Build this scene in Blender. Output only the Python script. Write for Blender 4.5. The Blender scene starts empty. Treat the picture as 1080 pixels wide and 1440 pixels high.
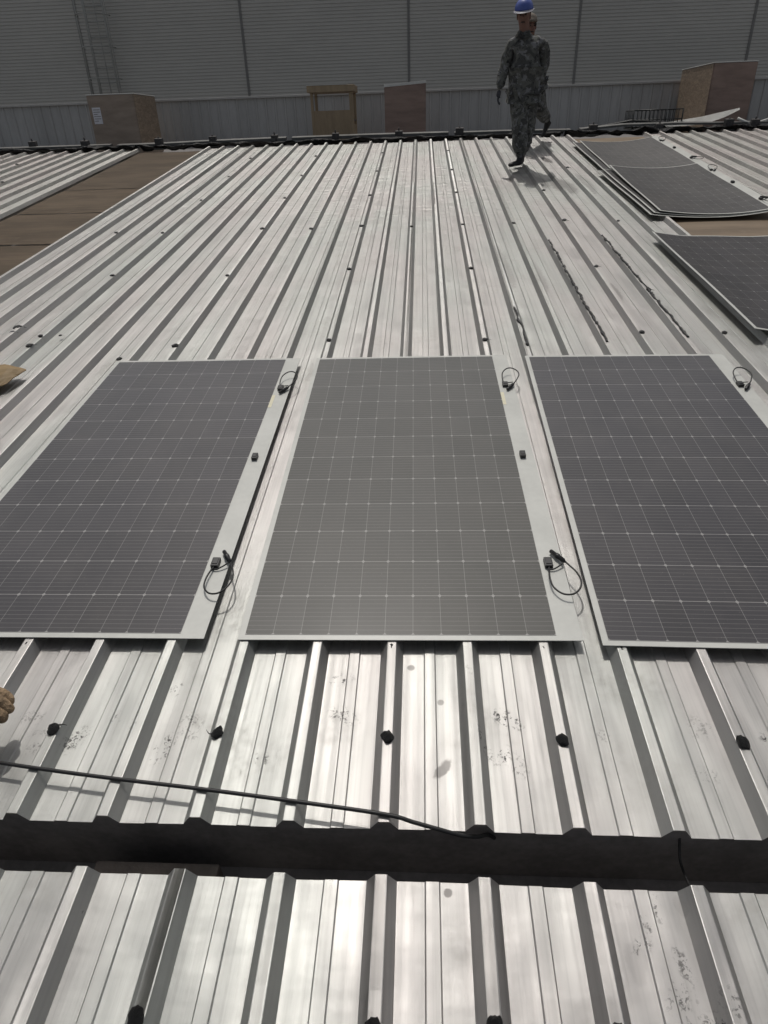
import bpy, bmesh, math, random
from mathutils import Vector, Matrix, noise

random.seed(11)
R = math.radians
SC = bpy.context.scene
COL = SC.collection

# ------------------------------------------------------------------ camera
cd = bpy.data.cameras.new('camera')
cam = bpy.data.objects.new('camera', cd)
COL.objects.link(cam)
rot = Matrix(((0.998349, 0.000851, 0.057425),
              (0.045311, 0.602712, -0.796671),
              (-0.035289, 0.797958, 0.601679)))
cam.matrix_world = Matrix.Translation((0, 0, 1.6437)) @ rot.to_4x4()
cd.sensor_fit = 'VERTICAL'
cd.sensor_height = 24.0
cd.lens = 24.0 * 926.316 / 1440.0
cd.clip_start = 0.02
cd.clip_end = 2000
SC.camera = cam

# ------------------------------------------------------------------ sky, sun, exposure
SUN_EL, SUN_AZ = 58.0, -8.0          # azimuth from +Y, minus = to the left
world = bpy.data.worlds.new('World')
SC.world = world
world.use_nodes = True
wn = world.node_tree
for n in list(wn.nodes):
    wn.nodes.remove(n)
sky = wn.nodes.new('ShaderNodeTexSky')
sky.sky_type = 'NISHITA'
sky.sun_disc = False
sky.sun_elevation = R(SUN_EL)
sky.sun_rotation = R(SUN_AZ)
sky.dust_density = 4.0
sky.air_density = 1.0
sky.ozone_density = 1.0
bg = wn.nodes.new('ShaderNodeBackground')
bg.inputs['Strength'].default_value = 0.12
wo = wn.nodes.new('ShaderNodeOutputWorld')
hz = wn.nodes.new('ShaderNodeHueSaturation')      # a milky, hazy sky
hz.inputs['Saturation'].default_value = 0.35
wn.links.new(sky.outputs[0], hz.inputs['Color'])
wn.links.new(hz.outputs[0], bg.inputs[0])
wn.links.new(bg.outputs[0], wo.inputs[0])

sl = bpy.data.lights.new('sun', 'SUN')
sl.energy = 2.7
sl.angle = R(0.6)
sl.color = (1.0, 0.955, 0.895)
so = bpy.data.objects.new('sun', sl)
COL.objects.link(so)
to_sun = Vector((math.sin(R(SUN_AZ)) * math.cos(R(SUN_EL)),
                 math.cos(R(SUN_AZ)) * math.cos(R(SUN_EL)), math.sin(R(SUN_EL))))
so.rotation_euler = to_sun.to_track_quat('Z', 'Y').to_euler()
so.location = to_sun * 30

SC.view_settings.view_transform = 'Standard'
SC.view_settings.look = 'None'
SC.view_settings.exposure = -0.68
SC.view_settings.gamma = 1.0


# ------------------------------------------------------------------ node helper
class NT:
    def __init__(s, name):
        s.m = bpy.data.materials.new(name)
        s.m.use_nodes = True
        s.t = s.m.node_tree
        for n in list(s.t.nodes):
            s.t.nodes.remove(n)
        s.out = s.t.nodes.new('ShaderNodeOutputMaterial')
        s.b = s.t.nodes.new('ShaderNodeBsdfPrincipled')
        s.t.links.new(s.b.outputs[0], s.out.inputs['Surface'])

    def n(s, typ, **kw):
        o = s.t.nodes.new(typ)
        for k, v in kw.items():
            setattr(o, k, v)
        return o

    def set(s, sock, v):
        if hasattr(v, 'is_output') or hasattr(v, 'links'):
            s.t.links.new(v, sock)
        else:
            if isinstance(v, tuple) and len(v) == 3 and sock.type == 'RGBA':
                v = (*v, 1)
            sock.default_value = v

    def math(s, op, a, b=None, c=None, clamp=False):
        o = s.n('ShaderNodeMath', operation=op, use_clamp=clamp)
        s.set(o.inputs[0], a)
        if b is not None:
            s.set(o.inputs[1], b)
        if c is not None:
            s.set(o.inputs[2], c)
        return o.outputs[0]

    def vec(s, op, a, b=None):
        o = s.n('ShaderNodeVectorMath', operation=op)
        s.set(o.inputs[0], a)
        if b is not None:
            s.set(o.inputs[1], b)
        return o.outputs['Value'] if op in ('LENGTH', 'DISTANCE', 'DOT_PRODUCT') else o.outputs[0]

    def mix(s, f, a, b, blend='MIX'):
        o = s.n('ShaderNodeMix', data_type='RGBA', blend_type=blend)
        s.set(o.inputs[0], f)
        s.set(o.inputs[6], a)
        s.set(o.inputs[7], b)
        return o.outputs[2]

    def noise(s, vec, scale, detail=3, rough=.55, dist=0.0):
        o = s.n('ShaderNodeTexNoise')
        s.set(o.inputs['Vector'], vec)
        o.inputs['Scale'].default_value = scale
        o.inputs['Detail'].default_value = detail
        o.inputs['Roughness'].default_value = rough
        o.inputs['Distortion'].default_value = dist
        return o.outputs[0]

    def scale(s, vec, sc):
        return s.vec('MULTIPLY', vec, sc)

    def ramp(s, f, lo, hi):
        o = s.n('ShaderNodeMapRange', interpolation_type='SMOOTHSTEP')
        s.set(o.inputs[0], f)
        o.inputs[1].default_value = lo
        o.inputs[2].default_value = hi
        return o.outputs[0]

    def coord(s, which='Object'):
        return s.n('ShaderNodeTexCoord').outputs[which]

    def bump(s, h, dist, strength=1.0, normal=None):
        o = s.n('ShaderNodeBump')
        s.set(o.inputs['Height'], h)
        o.inputs['Distance'].default_value = dist
        o.inputs['Strength'].default_value = strength
        if normal is not None:
            s.set(o.inputs['Normal'], normal)
        return o.outputs[0]

    def p(s, **kw):
        names = dict(color='Base Color', rough='Roughness', metal='Metallic', normal='Normal',
                     spec='Specular IOR Level', coat='Coat Weight', coatr='Coat Roughness',
                     aniso='Anisotropic', sheen='Sheen Weight')
        for k, v in kw.items():
            s.set(s.b.inputs[names[k]], v)
        return s.m


PITCH, X0, RIBH = 0.246, 0.1477, 0.036


def mat_roof(name, stains=(), faint=(), dusty=0.0, tint=(1, 1, 1), rbase=.47, dent=.018):
    t = NT(name)
    P = t.coord('Object')
    sep = t.n('ShaderNodeSeparateXYZ')
    t.set(sep.inputs[0], P)
    X, Y = sep.outputs[0], sep.outputs[1]
    # each sheet (four ribs wide) has its own faint tint
    sid = t.math('FLOOR', t.math('DIVIDE', t.math('ADD', X, 40 - X0 + PITCH * .5), PITCH * 4))
    wn_ = t.n('ShaderNodeTexWhiteNoise', noise_dimensions='1D')
    t.set(wn_.inputs['W'], sid)
    shv = wn_.outputs[0]
    pink, green = (.765, .715, .695), (.705, .735, .690)
    big = t.noise(t.scale(P, (1.7, .55, 1)), 1.0, 2)
    c = t.mix(t.ramp(big, .35, .65), pink, green)
    c = t.mix(.50, c, (.725, .725, .710))
    c = t.mix(t.math('MULTIPLY', shv, .20), c, (.56, .55, .53))
    # rolling streaks along the ribs
    st = t.noise(t.scale(P, (90, 1.2, 30)), 1.0, 3, .6)
    c = t.mix(t.math('MULTIPLY', t.ramp(st, .42, .8), .35), c, (.46, .455, .44))
    st2 = t.noise(t.scale(P, (22, .22, 8)), 1.0, 4, .65)
    c = t.mix(t.math('MULTIPLY', t.ramp(st2, .40, .70), t.math('ADD', .10, t.math('MULTIPLY', t.ramp(Y, 1.5, 4.5), .28))), c, (.50, .495, .485))
    # dust
    du = t.noise(P, 2.3, 5, .65)
    du2 = t.noise(P, 38, 3, .6)
    dmask = t.math('MULTIPLY', t.ramp(du, .48, .72), t.ramp(du2, .3, .75))
    dmask = t.math('MULTIPLY', dmask, .28 + dusty)
    c = t.mix(dmask, c, (.40, .375, .33))
    rough = t.math('ADD', t.math('MULTIPLY', t.noise(t.scale(P, (3, 1, 1)), 2.0, 3), .14), rbase)
    rough = t.math('ADD', rough, t.math('MULTIPLY', dmask, .35))
    stk = t.noise(t.scale(P, (55, .5, 20)), 1.0, 2, .5)
    rough = t.math('ADD', rough, t.math('MULTIPLY', t.math('SUBTRACT', stk, .5), .22))
    metal = t.math('SUBTRACT', .90, t.math('MULTIPLY', dmask, .4))
    # footprints, scuffs and faint grey patches, each with its own place and outline
    fine = t.noise(P, 95, 3, .7, .6)
    brk = t.noise(t.scale(P, (60, 24, 20)), 1.0, 2, .6)
    grain = t.math('MULTIPLY', t.ramp(fine, .50, .60), t.ramp(brk, .42, .55))
    tot = None
    for (sx, sy, rx, ry, ang, w) in stains:
        mp = t.n('ShaderNodeMapping', vector_type='TEXTURE')
        t.set(mp.inputs['Vector'], P)
        mp.inputs['Location'].default_value = (sx, sy, -RIBH)
        mp.inputs['Rotation'].default_value = (0, 0, R(ang))
        mp.inputs['Scale'].default_value = (rx, ry, .1)
        d = t.vec('LENGTH', mp.outputs[0])
        k = t.math('MULTIPLY', t.math('SUBTRACT', 1.0, t.ramp(d, .35, 1.1)), w)
        tot = k if tot is None else t.math('MAXIMUM', tot, k)
    if tot is not None:
        k = t.math('MULTIPLY', tot, grain)
        c = t.mix(k, c, (.025, .022, .02))
        metal = t.math('MULTIPLY', metal, t.math('SUBTRACT', 1.0, k))
    tot = None
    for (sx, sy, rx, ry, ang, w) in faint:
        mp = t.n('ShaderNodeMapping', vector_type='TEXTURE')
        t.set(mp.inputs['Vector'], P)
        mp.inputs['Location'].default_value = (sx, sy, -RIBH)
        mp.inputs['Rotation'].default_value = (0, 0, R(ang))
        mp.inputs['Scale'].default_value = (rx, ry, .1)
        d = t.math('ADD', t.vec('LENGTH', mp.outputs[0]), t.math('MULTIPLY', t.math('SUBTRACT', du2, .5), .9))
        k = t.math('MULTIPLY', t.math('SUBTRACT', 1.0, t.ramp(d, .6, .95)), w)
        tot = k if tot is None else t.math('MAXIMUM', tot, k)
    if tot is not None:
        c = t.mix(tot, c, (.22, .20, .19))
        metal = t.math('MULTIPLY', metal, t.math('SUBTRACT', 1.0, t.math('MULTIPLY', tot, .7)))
    # oil-canning and shallow dents
    oc = t.noise(t.scale(P, (4.0, 2.2, 1)), 1.0, 2, .45)
    wr = t.noise(t.scale(P, (3.0, 13.0, 1)), 1.0, 2, .6)
    far = t.ramp(Y, 5.5, 9.5)
    wr = t.math('MULTIPLY', wr, t.math('ADD', .06, t.math('MULTIPLY', far, 1.6)))
    nb = t.bump(t.math('ADD', oc, wr), dent, 1.0)
    nb = t.bump(t.noise(t.scale(P, (160, 6, 60)), 1.0, 2), .0002, 1.0, nb)
    c = t.mix(1.0, c, tint, 'MULTIPLY')
    return t.p(color=c, rough=rough, metal=metal, normal=nb, spec=.4)


def mat_plain(name, col, rough=.6, metal=0.0, var=.25, scale=6.0, bump=0.0, bscale=40, spec=.5, stretch=(1, 1, 1)):
    t = NT(name)
    P = t.scale(t.coord('Object'), stretch)
    n1 = t.noise(P, scale, 4, .6)
    n2 = t.noise(P, scale * 9, 2, .6)
    f = t.math('ADD', t.math('MULTIPLY', n1, .7), t.math('MULTIPLY', n2, .3))
    dark = tuple(v * (1 - var) for v in col)
    lite = tuple(min(1, v * (1 + var)) for v in col)
    c = t.mix(t.ramp(f, .3, .7), dark, lite)
    kw = dict(color=c, rough=t.math('ADD', rough - .06, t.math('MULTIPLY', n1, .12)), metal=metal, spec=spec)
    if bump:
        kw['normal'] = t.bump(t.noise(P, bscale, 3, .6), bump)
    return t.p(**kw)


CW, CH, NCX, NCY = 0.0935, 0.1835, 11, 12
PW, PL, PB = 1.135, 2.245, 0.0215


def mat_cells(name, ca, cb):
    t = NT(name)
    P = t.coord('Object')
    sep = t.n('ShaderNodeSeparateXYZ')
    t.set(sep.inputs[0], P)
    u = t.math('DIVIDE', t.math('SUBTRACT', sep.outputs[0], PB), CW)
    v = t.math('DIVIDE', t.math('SUBTRACT', sep.outputs[1], PB), CH)

    def edge(q, size):
        fr = t.math('FRACT', t.math('ADD', q, .5))
        return t.math('MULTIPLY', t.math('ABSOLUTE', t.math('SUBTRACT', fr, .5)), size)
    du, dv = edge(u, CW), edge(v, CH)
    gap_u = t.math('LESS_THAN', du, .00075)
    gap_v = t.math('LESS_THAN', dv, .0011)
    dia = t.math('LESS_THAN', t.math('ADD', du, t.math('MULTIPLY', dv, .8)), .0070)
    gap = t.math('MAXIMUM', t.math('MULTIPLY', gap_u, .75), t.math('MAXIMUM', gap_v, dia))
    bb = t.math('FRACT', t.math('MULTIPLY', v, 9.0))
    bus = t.math('LESS_THAN', bb, .085)
    # every cell a slightly different dark tone
    cid = t.n('ShaderNodeCombineXYZ')
    t.set(cid.inputs[0], t.math('FLOOR', u))
    t.set(cid.inputs[1], t.math('FLOOR', v))
    wn_ = t.n('ShaderNodeTexWhiteNoise', noise_dimensions='2D')
    t.set(wn_.inputs['Vector'], cid.outputs[0])
    c = t.mix(wn_.outputs[0], ca, cb)
    dust = t.noise(P, 2.2, 5, .65)
    dust2 = t.noise(P, 130, 2, .6)
    c = t.mix(t.math('MULTIPLY', t.ramp(dust, .3, .8), .07), c, (.40, .36, .31))
    c = t.mix(t.math('MULTIPLY', t.ramp(dust2, .66, .74), .12), c, (.45, .42, .38))
    c = t.mix(t.math('MULTIPLY', bus, .20), c, (.50, .48, .46))
    c = t.mix(t.math('MULTIPLY', gap, .50), c, (.50, .49, .47))
    nb = t.bump(t.noise(P, 700, 1, .5), .0004, .6)
    nb = t.bump(t.noise(P, 5, 2, .5), .006, .5, nb)
    rough = t.math('ADD', .48, t.math('MULTIPLY', dust, .14))
    smear = t.noise(t.scale(P, (3, 1.1, 1)), 1.6, 3, .5)
    return t.p(color=c, rough=rough, normal=nb, spec=.3, coat=.7, coatr=t.math('ADD', .13, t.math('MULTIPLY', smear, .07)))


def mat_camo():
    t = NT('camouflage_cloth')
    P = t.coord('Object')
    a = t.noise(P, 11, 3, .6, .8)
    b = t.noise(t.vec('ADD', P, (5.3, 2.2, 1.1)), 16, 3, .6, .5)
    c = t.mix(t.ramp(a, .47, .53), (.075, .075, .072), (.130, .132, .120))
    c = t.mix(t.ramp(b, .56, .60), c, (.20, .20, .205))
    c = t.mix(t.ramp(b, .38, .34), c, (.032, .032, .033))
    nb = t.bump(t.noise(t.scale(P, (9, 9, 14)), 1.0, 3, .6), .03, .8)
    return t.p(color=c, rough=.9, normal=nb, spec=.2)


def mat_carton(name, col, tape=False):
    t = NT(name)
    P = t.coord('Object')
    n1 = t.noise(t.scale(P, (1.2, 1.2, 5)), 1.5, 4, .6)
    c = t.mix(t.ramp(n1, .3, .7), tuple(v * .8 for v in col), tuple(v * 1.15 for v in col))
    fl = t.noise(t.scale(P, (2, 2, 160)), 1.0, 1)
    nb = t.bump(fl, .0012, .6)
    nb = t.bump(t.noise(P, 3, 2), .03, .5, nb)
    return t.p(color=c, rough=.62, normal=nb, spec=.35)


def mat_wrapped(name, col):
    # carton face under creased stretch film
    t = NT(name)
    P = t.coord('Object')
    n1 = t.noise(t.scale(P, (3, 3, 9)), 2.0, 4, .65, 1.5)
    c = t.mix(t.ramp(n1, .35, .7), tuple(v * .75 for v in col), tuple(min(1, v * 1.3) for v in col))
    cr = t.noise(t.scale(P, (4, 4, 22)), 1.5, 3, .7, 2.5)
    nb = t.bump(cr, .03, .9)
    return t.p(color=c, rough=.42, normal=nb, spec=.5, coat=.35, coatr=.25)


# footprints / scuffs and faint grey patches on the main roof: x, y, rx, ry, angle, weight
ST_MAIN = [(-1.023, 1.107, .03, .06, -25, .9), (-.751, 1.082, .035, .06, -20, 1), (-.776, 1.292, .025, .035, -30, .9),
           (-.692, 1.158, .045, .06, 10, .55), (-.931, 1.183, .02, .03, 0, .6), (-.256, 1.342, .05, .03, 10, .7),
           (-.236, 1.204, .06, .035, -20, .75), (-.457, 1.057, .025, .03, 0, .8), (.251, 1.199, .065, .035, -35, 1),
           (.22, 1.083, .05, .035, 20, .95), (.269, 1.045, .03, .05, 20, .5), (.175, 1.11, .012, .06, 15, 1),
           (.805, 1.184, .05, .05, 0, .35), (.772, 1.034, .05, .03, 0, .4), (.99, 1.15, .035, .035, 0, 1),
           (-1.193, 1.178, .06, .03, 0, .4), (-1.13, 1.10, .05, .06, -30, .45), (-.858, 1.159, .03, .04, 0, .45),
           (.16, 1.36, .03, .03, 30, .6), (.52, 1.15, .025, .03, 10, .35)]
FA_MAIN = [(.058, 1.036, .018, .042, -38, .55), (-.035, 1.392, .014, .014, 0, .5), (.057, 1.259, .013, .013, 0, .45),
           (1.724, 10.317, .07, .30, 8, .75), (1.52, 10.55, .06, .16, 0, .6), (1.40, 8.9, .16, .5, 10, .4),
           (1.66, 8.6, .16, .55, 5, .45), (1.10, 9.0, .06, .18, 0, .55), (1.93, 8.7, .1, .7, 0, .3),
           (.68, 5.6, .05, .7, 2, .25), (.92, 5.3, .05, .5, 0, .2), (1.42, 4.9, .04, .25, 0, .35)]
ST_FRONT = [(.545, .50, .04, .06, 0, .7), (.571, .58, .02, .05, 10, .6), (.488, .612, .03, .02, 30, .9),
            (.547, .690, .012, .04, 0, .9), (.64, .50, .03, .05, 10, .6), (.062, .712, .012, .012, 0, 1),
            (.60, .46, .05, .04, 20, .8), (-.80, .64, .006, .006, 0, 1), (.51, .66, .012, .03, 10, .7)]
FA_FRONT = [(.47, .58, .03, .05, 0, .12), (.062, .712, .012, .012, 0, .6), (.60, .70, .015, .03, 10, .12),
            (.36, .48, .05, .05, 20, .1)]

M = {}
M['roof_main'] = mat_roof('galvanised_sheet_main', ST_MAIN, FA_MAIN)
M['roof_front'] = mat_roof('galvanised_sheet_front', ST_FRONT, FA_FRONT, rbase=.42, dent=.022)
M['roof_side'] = mat_roof('galvanised_sheet_side', dusty=.1, tint=(1.0, .98, .97))
M['cells'] = mat_cells('solar_cells', (.0145, .0132, .0165), (.0250, .0230, .0282))
M['cells_sheen'] = mat_cells('solar_cells_sheen', (.040, .0405, .034), (.056, .0555, .049))  # middle panel: grey-green sky reflection put into the cell colour
M['cells_far_sheen'] = mat_cells('solar_cells_far_sheen', (.046, .044, .045), (.062, .060, .060))  # stacked panels: lighter base stands in for grazing sheen
M['cells_pale'] = mat_cells('solar_cells_pale', (.085, .082, .080), (.105, .10, .098))  # palest step of the same painted sheen, top of the farther stack
M['laminate'] = mat_plain('panel_laminate', (.52, .525, .49), .42, 0, .08, 4)
M['black_plastic'] = mat_plain('black_plastic', (.014, .014, .015), .42, 0, .2, 30, spec=.5)
M['rubber'] = mat_plain('black_cable', (.012, .012, .012), .5, 0, .2, 30)
M['tar'] = mat_plain('black_sealant', (.010, .010, .010), .38, 0, .4, 60, .004, 90)
M['sticker'] = mat_plain('paper_label', (.66, .62, .46), .6, 0, .08, 20)
def mat_board():
    t = NT('brown_board')
    P = t.coord('Object')
    rnd_ = t.n('ShaderNodeObjectInfo').outputs['Random']
    n1 = t.noise(t.scale(P, (.8, 2.2, 1)), 1.3, 5, .65)
    c = t.mix(t.ramp(n1, .3, .72), (.145, .103, .062), (.250, .185, .120))
    c = t.mix(t.math('MULTIPLY', rnd_, .35), c, (.10, .072, .046))
    sp = t.noise(P, 5, 5, .7)
    c = t.mix(t.math('MULTIPLY', t.ramp(sp, .58, .75), .45), c, (.26, .21, .15))
    lines = t.noise(t.scale(P, (.6, 34, 1)), 1.0, 2, .5)
    c = t.mix(t.math('MULTIPLY', t.ramp(lines, .45, .7), .25), c, (.07, .05, .032))
    return t.p(color=c, rough=.6, normal=t.bump(lines, .003, .7), spec=.4)


M['board'] = mat_board()
M['gutter'] = mat_plain('gutter_dark', (.17, .16, .155), .7, 0, .3, 5)
M['darkbox'] = mat_plain('dark_timber', (.12, .10, .085), .7, 0, .25, 9, .004, 30)
M['bigwall'] = mat_plain('wall_cladding', (.50, .485, .45), .5, .1, .06, .5, stretch=(.4, 1, 1))  # base lightened in place of haze in front of the wall
M['seam'] = mat_plain('wall_seam', (.20, .195, .185), .5, .2, .1, 2)
M['lowwall'] = mat_plain('parapet_cladding', (.41, .41, .40), .5, .15, .12, 1.1, stretch=(4, 1, .6))  # lightened likewise, hazy distance put into the colour
M['lowcap'] = mat_plain('parapet_cap', (.42, .41, .39), .45, .3, .1, 2)
M['carton_tan'] = mat_carton('carton_tan', (.26, .165, .10))
M['carton_grey'] = mat_carton('carton_greybrown', (.32, .26, .21))
M['carton_red'] = mat_carton('carton_redbrown', (.29, .21, .175))
M['film'] = mat_wrapped('carton_film', (.34, .25, .17))
M['wood'] = mat_plain('pale_plywood', (.33, .25, .16), .65, 0, .16, 3, .003, 20, stretch=(6, 6, 1))
M['paper'] = mat_plain('white_paper', (.70, .70, .74), .7, 0, .06, 20)
M['white_sheet'] = mat_plain('white_sheet', (.60, .60, .57), .5, 0, .08, 4)
M['tarp'] = mat_plain('black_tarp', (.014, .014, .015), .5, 0, .4, 12, .03, 25)
M['grey_metal'] = mat_plain('grey_metal', (.17, .17, .165), .45, .6, .15, 6)
M['block'] = mat_plain('dark_block', (.075, .070, .068), .8, 0, .35, 14, .008, 40)
M['ladder'] = mat_plain('ladder_steel', (.40, .40, .38), .5, .3, .1, 6)
M['crate'] = mat_plain('dark_wire', (.05, .052, .05), .5, .4, .2, 10)
M['camo'] = mat_camo()
M['camo2'] = mat_camo()
M['skin'] = mat_plain('skin', (.20, .105, .078), .55, 0, .12, 30)
M['hair'] = mat_plain('hair', (.012, .010, .009), .6, 0, .3, 40)
M['helmet'] = mat_plain('blue_plastic', (.060, .095, .33), .38, 0, .06, 4)
M['helmet_rim'] = mat_plain('helmet_rim', (.50, .50, .55), .4, 0, .06, 4)
M['cap'] = mat_plain('pale_cap', (.15, .125, .10), .8, 0, .15, 12)
M['shoe'] = mat_plain('black_shoe', (.012, .011, .011), .55, 0, .3, 20)
M['collar'] = mat_plain('sunlit_collar', (.50, .48, .42), .8, 0, .1, 20)  # pale tone stands for sun falling on the second man's collar
M['glove'] = mat_plain('tan_glove', (.25, .175, .105), .88, 0, .45, 26, .012, 60)
M['sleeve'] = mat_plain('dark_sleeve', (.05, .052, .06), .9, 0, .2, 20, .01, 60)
M['card_brown'] = mat_carton('card_scrap', (.24, .165, .075))
M['ground'] = mat_plain('concrete_ground', (.20, .195, .18), .9, 0, .2, .3)


# ------------------------------------------------------------------ object helpers
def tag(o, label=None, cat=None, group=None, kind=None):
    if label:
        o['label'] = label
    if cat:
        o['category'] = cat
    if group:
        o['group'] = group
    if kind:
        o['kind'] = kind
    return o


TILT = -R(7.0)       # the roof climbs about seven degrees away from the camera; upright things lean back from it


def empty(name, loc, label, cat, group=None, rz=0.0, rx=0.0):
    o = bpy.data.objects.new(name, None)
    COL.objects.link(o)
    o.location = loc
    o.rotation_euler = (rx, 0, rz)
    o.empty_display_size = .1
    return tag(o, label, cat, group)


def obj(name, bm, mats, parent=None, smooth=False):
    me = bpy.data.meshes.new(name)
    if isinstance(bm, bpy.types.Mesh):
        me = bm
    else:
        bm.to_mesh(me)
        bm.free()
    if not isinstance(mats, (list, tuple)):
        mats = [mats]
    if len(me.materials) == 0:
        for m in mats:
            me.materials.append(m)
    if smooth:
        for p in me.polygons:
            p.use_smooth = True
    o = bpy.data.objects.new(name, me)
    COL.objects.link(o)
    if parent is not None:
        o.parent = parent
    return o


def box(bm, lo, hi, mi=0, bevel=0.0):
    x0, y0, z0 = lo
    x1, y1, z1 = hi
    vs = [bm.verts.new(c) for c in ((x0, y0, z0), (x1, y0, z0), (x1, y1, z0), (x0, y1, z0),
                                    (x0, y0, z1), (x1, y0, z1), (x1, y1, z1), (x0, y1, z1))]
    fs = []
    for q in ((3, 2, 1, 0), (4, 5, 6, 7), (0, 1, 5, 4), (1, 2, 6, 5), (2, 3, 7, 6), (3, 0, 4, 7)):
        f = bm.faces.new([vs[i] for i in q])
        f.material_index = mi
        fs.append(f)
    if bevel:
        es = list({e for f in fs for e in f.edges})
        bmesh.ops.bevel(bm, geom=es, offset=bevel, segments=2, affect='EDGES', profile=.6)
    return fs


def bxo(name, lo, hi, m, parent=None, bevel=0.0, smooth=False):
    bm = bmesh.new()
    box(bm, lo, hi, 0, bevel)
    return obj(name, bm, m, parent, smooth)


def catmull(pts, n=6):
    P = [Vector(p) for p in pts]
    out = []
    for i in range(len(P) - 1):
        p0 = P[max(i - 1, 0)]
        p1, p2 = P[i], P[i + 1]
        p3 = P[min(i + 2, len(P) - 1)]
        for k in range(n):
            s = k / n
            out.append(.5 * ((2 * p1) + (p2 - p0) * s + (2 * p0 - 5 * p1 + 4 * p2 - p3) * s * s
                             + (3 * p1 - p0 - 3 * p2 + p3) * s ** 3))
    out.append(P[-1])
    return out


def tube(bm, pts, r, sides=8, caps=True):
    pts = [Vector(p) for p in pts]
    rad = r if callable(r) else (lambda k: r)
    rings = []
    side = None
    for i, p in enumerate(pts):
        d = (pts[min(i + 1, len(pts) - 1)] - pts[max(i - 1, 0)]).normalized()
        if side is None:
            side = d.cross(Vector((0, 0, 1)))
            if side.length < 1e-3:
                side = d.cross(Vector((1, 0, 0)))
        else:
            side = side - d * side.dot(d)
        side.normalize()
        up = side.cross(d)
        rr = rad(i / max(1, len(pts) - 1))
        rings.append([bm.verts.new(p + (side * math.cos(a) + up * math.sin(a)) * rr)
                      for a in (2 * math.pi * k / sides for k in range(sides))])
    for a, b in zip(rings, rings[1:]):
        for k in range(sides):
            f = bm.faces.new((a[k], a[(k + 1) % sides], b[(k + 1) % sides], b[k]))
            f.smooth = True
    if caps:
        bm.faces.new(list(reversed(rings[0])))
        bm.faces.new(rings[-1])


def tubo(name, pts, r, m, parent=None, sides=8, n=6):
    bm = bmesh.new()
    tube(bm, catmull(pts, n) if n else pts, r, sides)
    return obj(name, bm, m, parent)


# ------------------------------------------------------------------ corrugated roofs
def roof_mesh(k0, k1, xa, xb, ya, yb, ny=1):
    """trapezoid ribs at X0 + k*PITCH, a shallow raised band midway between them"""
    prof = []
    mid = .5 * PITCH
    cell = [(-.0372, -RIBH), (-.0145, -.0006), (-.0125, 0), (.0125, 0), (.0145, -.0006), (.0372, -RIBH),
            (mid - .0192, -RIBH), (mid - .0154, -RIBH + .0034), (mid + .0154, -RIBH + .0034), (mid + .0192, -RIBH)]
    for k in range(k0, k1 + 1):
        for dx, z in cell:
            prof.append((X0 + k * PITCH + dx, z))
    prof = [q for q in prof if xa < q[0] < xb]
    prof = [(xa, -RIBH)] + prof + [(xb, -RIBH)]
    bm = bmesh.new()
    rows = []
    for j in range(ny + 1):
        y = ya + (yb - ya) * j / ny
        row = []
        for i, (x, z) in enumerate(prof):
            e = 0.0
            if j == 0 or j == ny:        # hand-cut sheet ends are never dead straight
                e = .004 * noise.noise(Vector((x * 3.1, y * 2, 0)))
            row.append(bm.verts.new((x, y + e, z + .0012 * noise.noise(Vector((x * 2.3, y * 1.3, 4))))))
        rows.append(row)
    for a, b in zip(rows, rows[1:]):
        for i in range(len(a) - 1):
            bm.faces.new((a[i], a[i + 1], b[i + 1], b[i]))
    # the sheet has real thickness, turned down at its ends
    ret = bmesh.ops.solidify(bm, geom=bm.faces[:], thickness=.0012)
    return bm


def roof(name, k0, k1, xa, xb, ya, yb, m, label, group=None):
    o = obj(name, roof_mesh(k0, k1, xa, xb, ya, yb), m)
    tag(o, label, 'roof', group)
    return o


NEAR, FAR = 0.862, 12.32
roof_main = roof('metal_roof', -15, 9, -3.60, 2.41, NEAR, FAR, M['roof_main'],
                 'wide pale metal roof with raised ribs that carries the man in the blue helmet and three laid panels')
roof_front = roof('metal_roof', -16, 16, -4.2, 4.2, -3.5, .733, M['roof_front'],
                  'shiny ribbed metal roof on the near side of the black gap, along the bottom of the photo')
roof_left = roof('metal_roof', -52, -20, -13.2, -4.735, 3.0, 12.36, M['roof_side'],
                 'pale ribbed metal roof at far left, beyond the strip of brown boards')
roof_right = roof('metal_roof', 14, 46, 3.555, 11.4, 3.0, 12.36, M['roof_side'],
                  'pale ribbed metal roof at far right, beside the two stacks of solar panels')


# black sealant over the roof screws
def blob_mesh(seed, tail=False):
    bm = bmesh.new()
    bmesh.ops.create_icosphere(bm, subdivisions=3, radius=1.0)
    for v in bm.verts:
        n = noise.noise(v.co * 1.3 + Vector((seed * 7.1, 0, 0))) * .35 + noise.noise(v.co * 3.5 + Vector((seed, 3, 1))) * .14
        v.co *= 1 + n
        v.co.z *= .55
        v.co.y *= 1.25
        if v.co.z < -.25:
            v.co.z = -.25
    for f in bm.faces:
        f.smooth = True
    if tail:
        tube(bm, catmull([(.5, .2, .1), (1.1, .5, -.1), (1.7, .3, -.2), (2.3, -.2, -.22)], 5), lambda k: .12 * (1 - k) + .03, 6)
    me = bpy.data.meshes.new('sealant_blob')
    bm.to_mesh(me)
    bm.free()
    me.materials.append(M['tar'])
    return me


BLOBS = [blob_mesh(1), blob_mesh(2), blob_mesh(3), blob_mesh(4, True), blob_mesh(5, True)]


def blob(parent, x, y, s, z=.003, kind=None, rz=None):
    o = bpy.data.objects.new('sealant_blob', BLOBS[random.randrange(5) if kind is None else kind])
    COL.objects.link(o)
    o.parent = parent
    o.location = (x, y, z)
    s *= .88
    o.scale = (s, s, s)
    o.rotation_euler = (0, 0, random.uniform(-.6, .6) if rz is None else rz)


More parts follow.
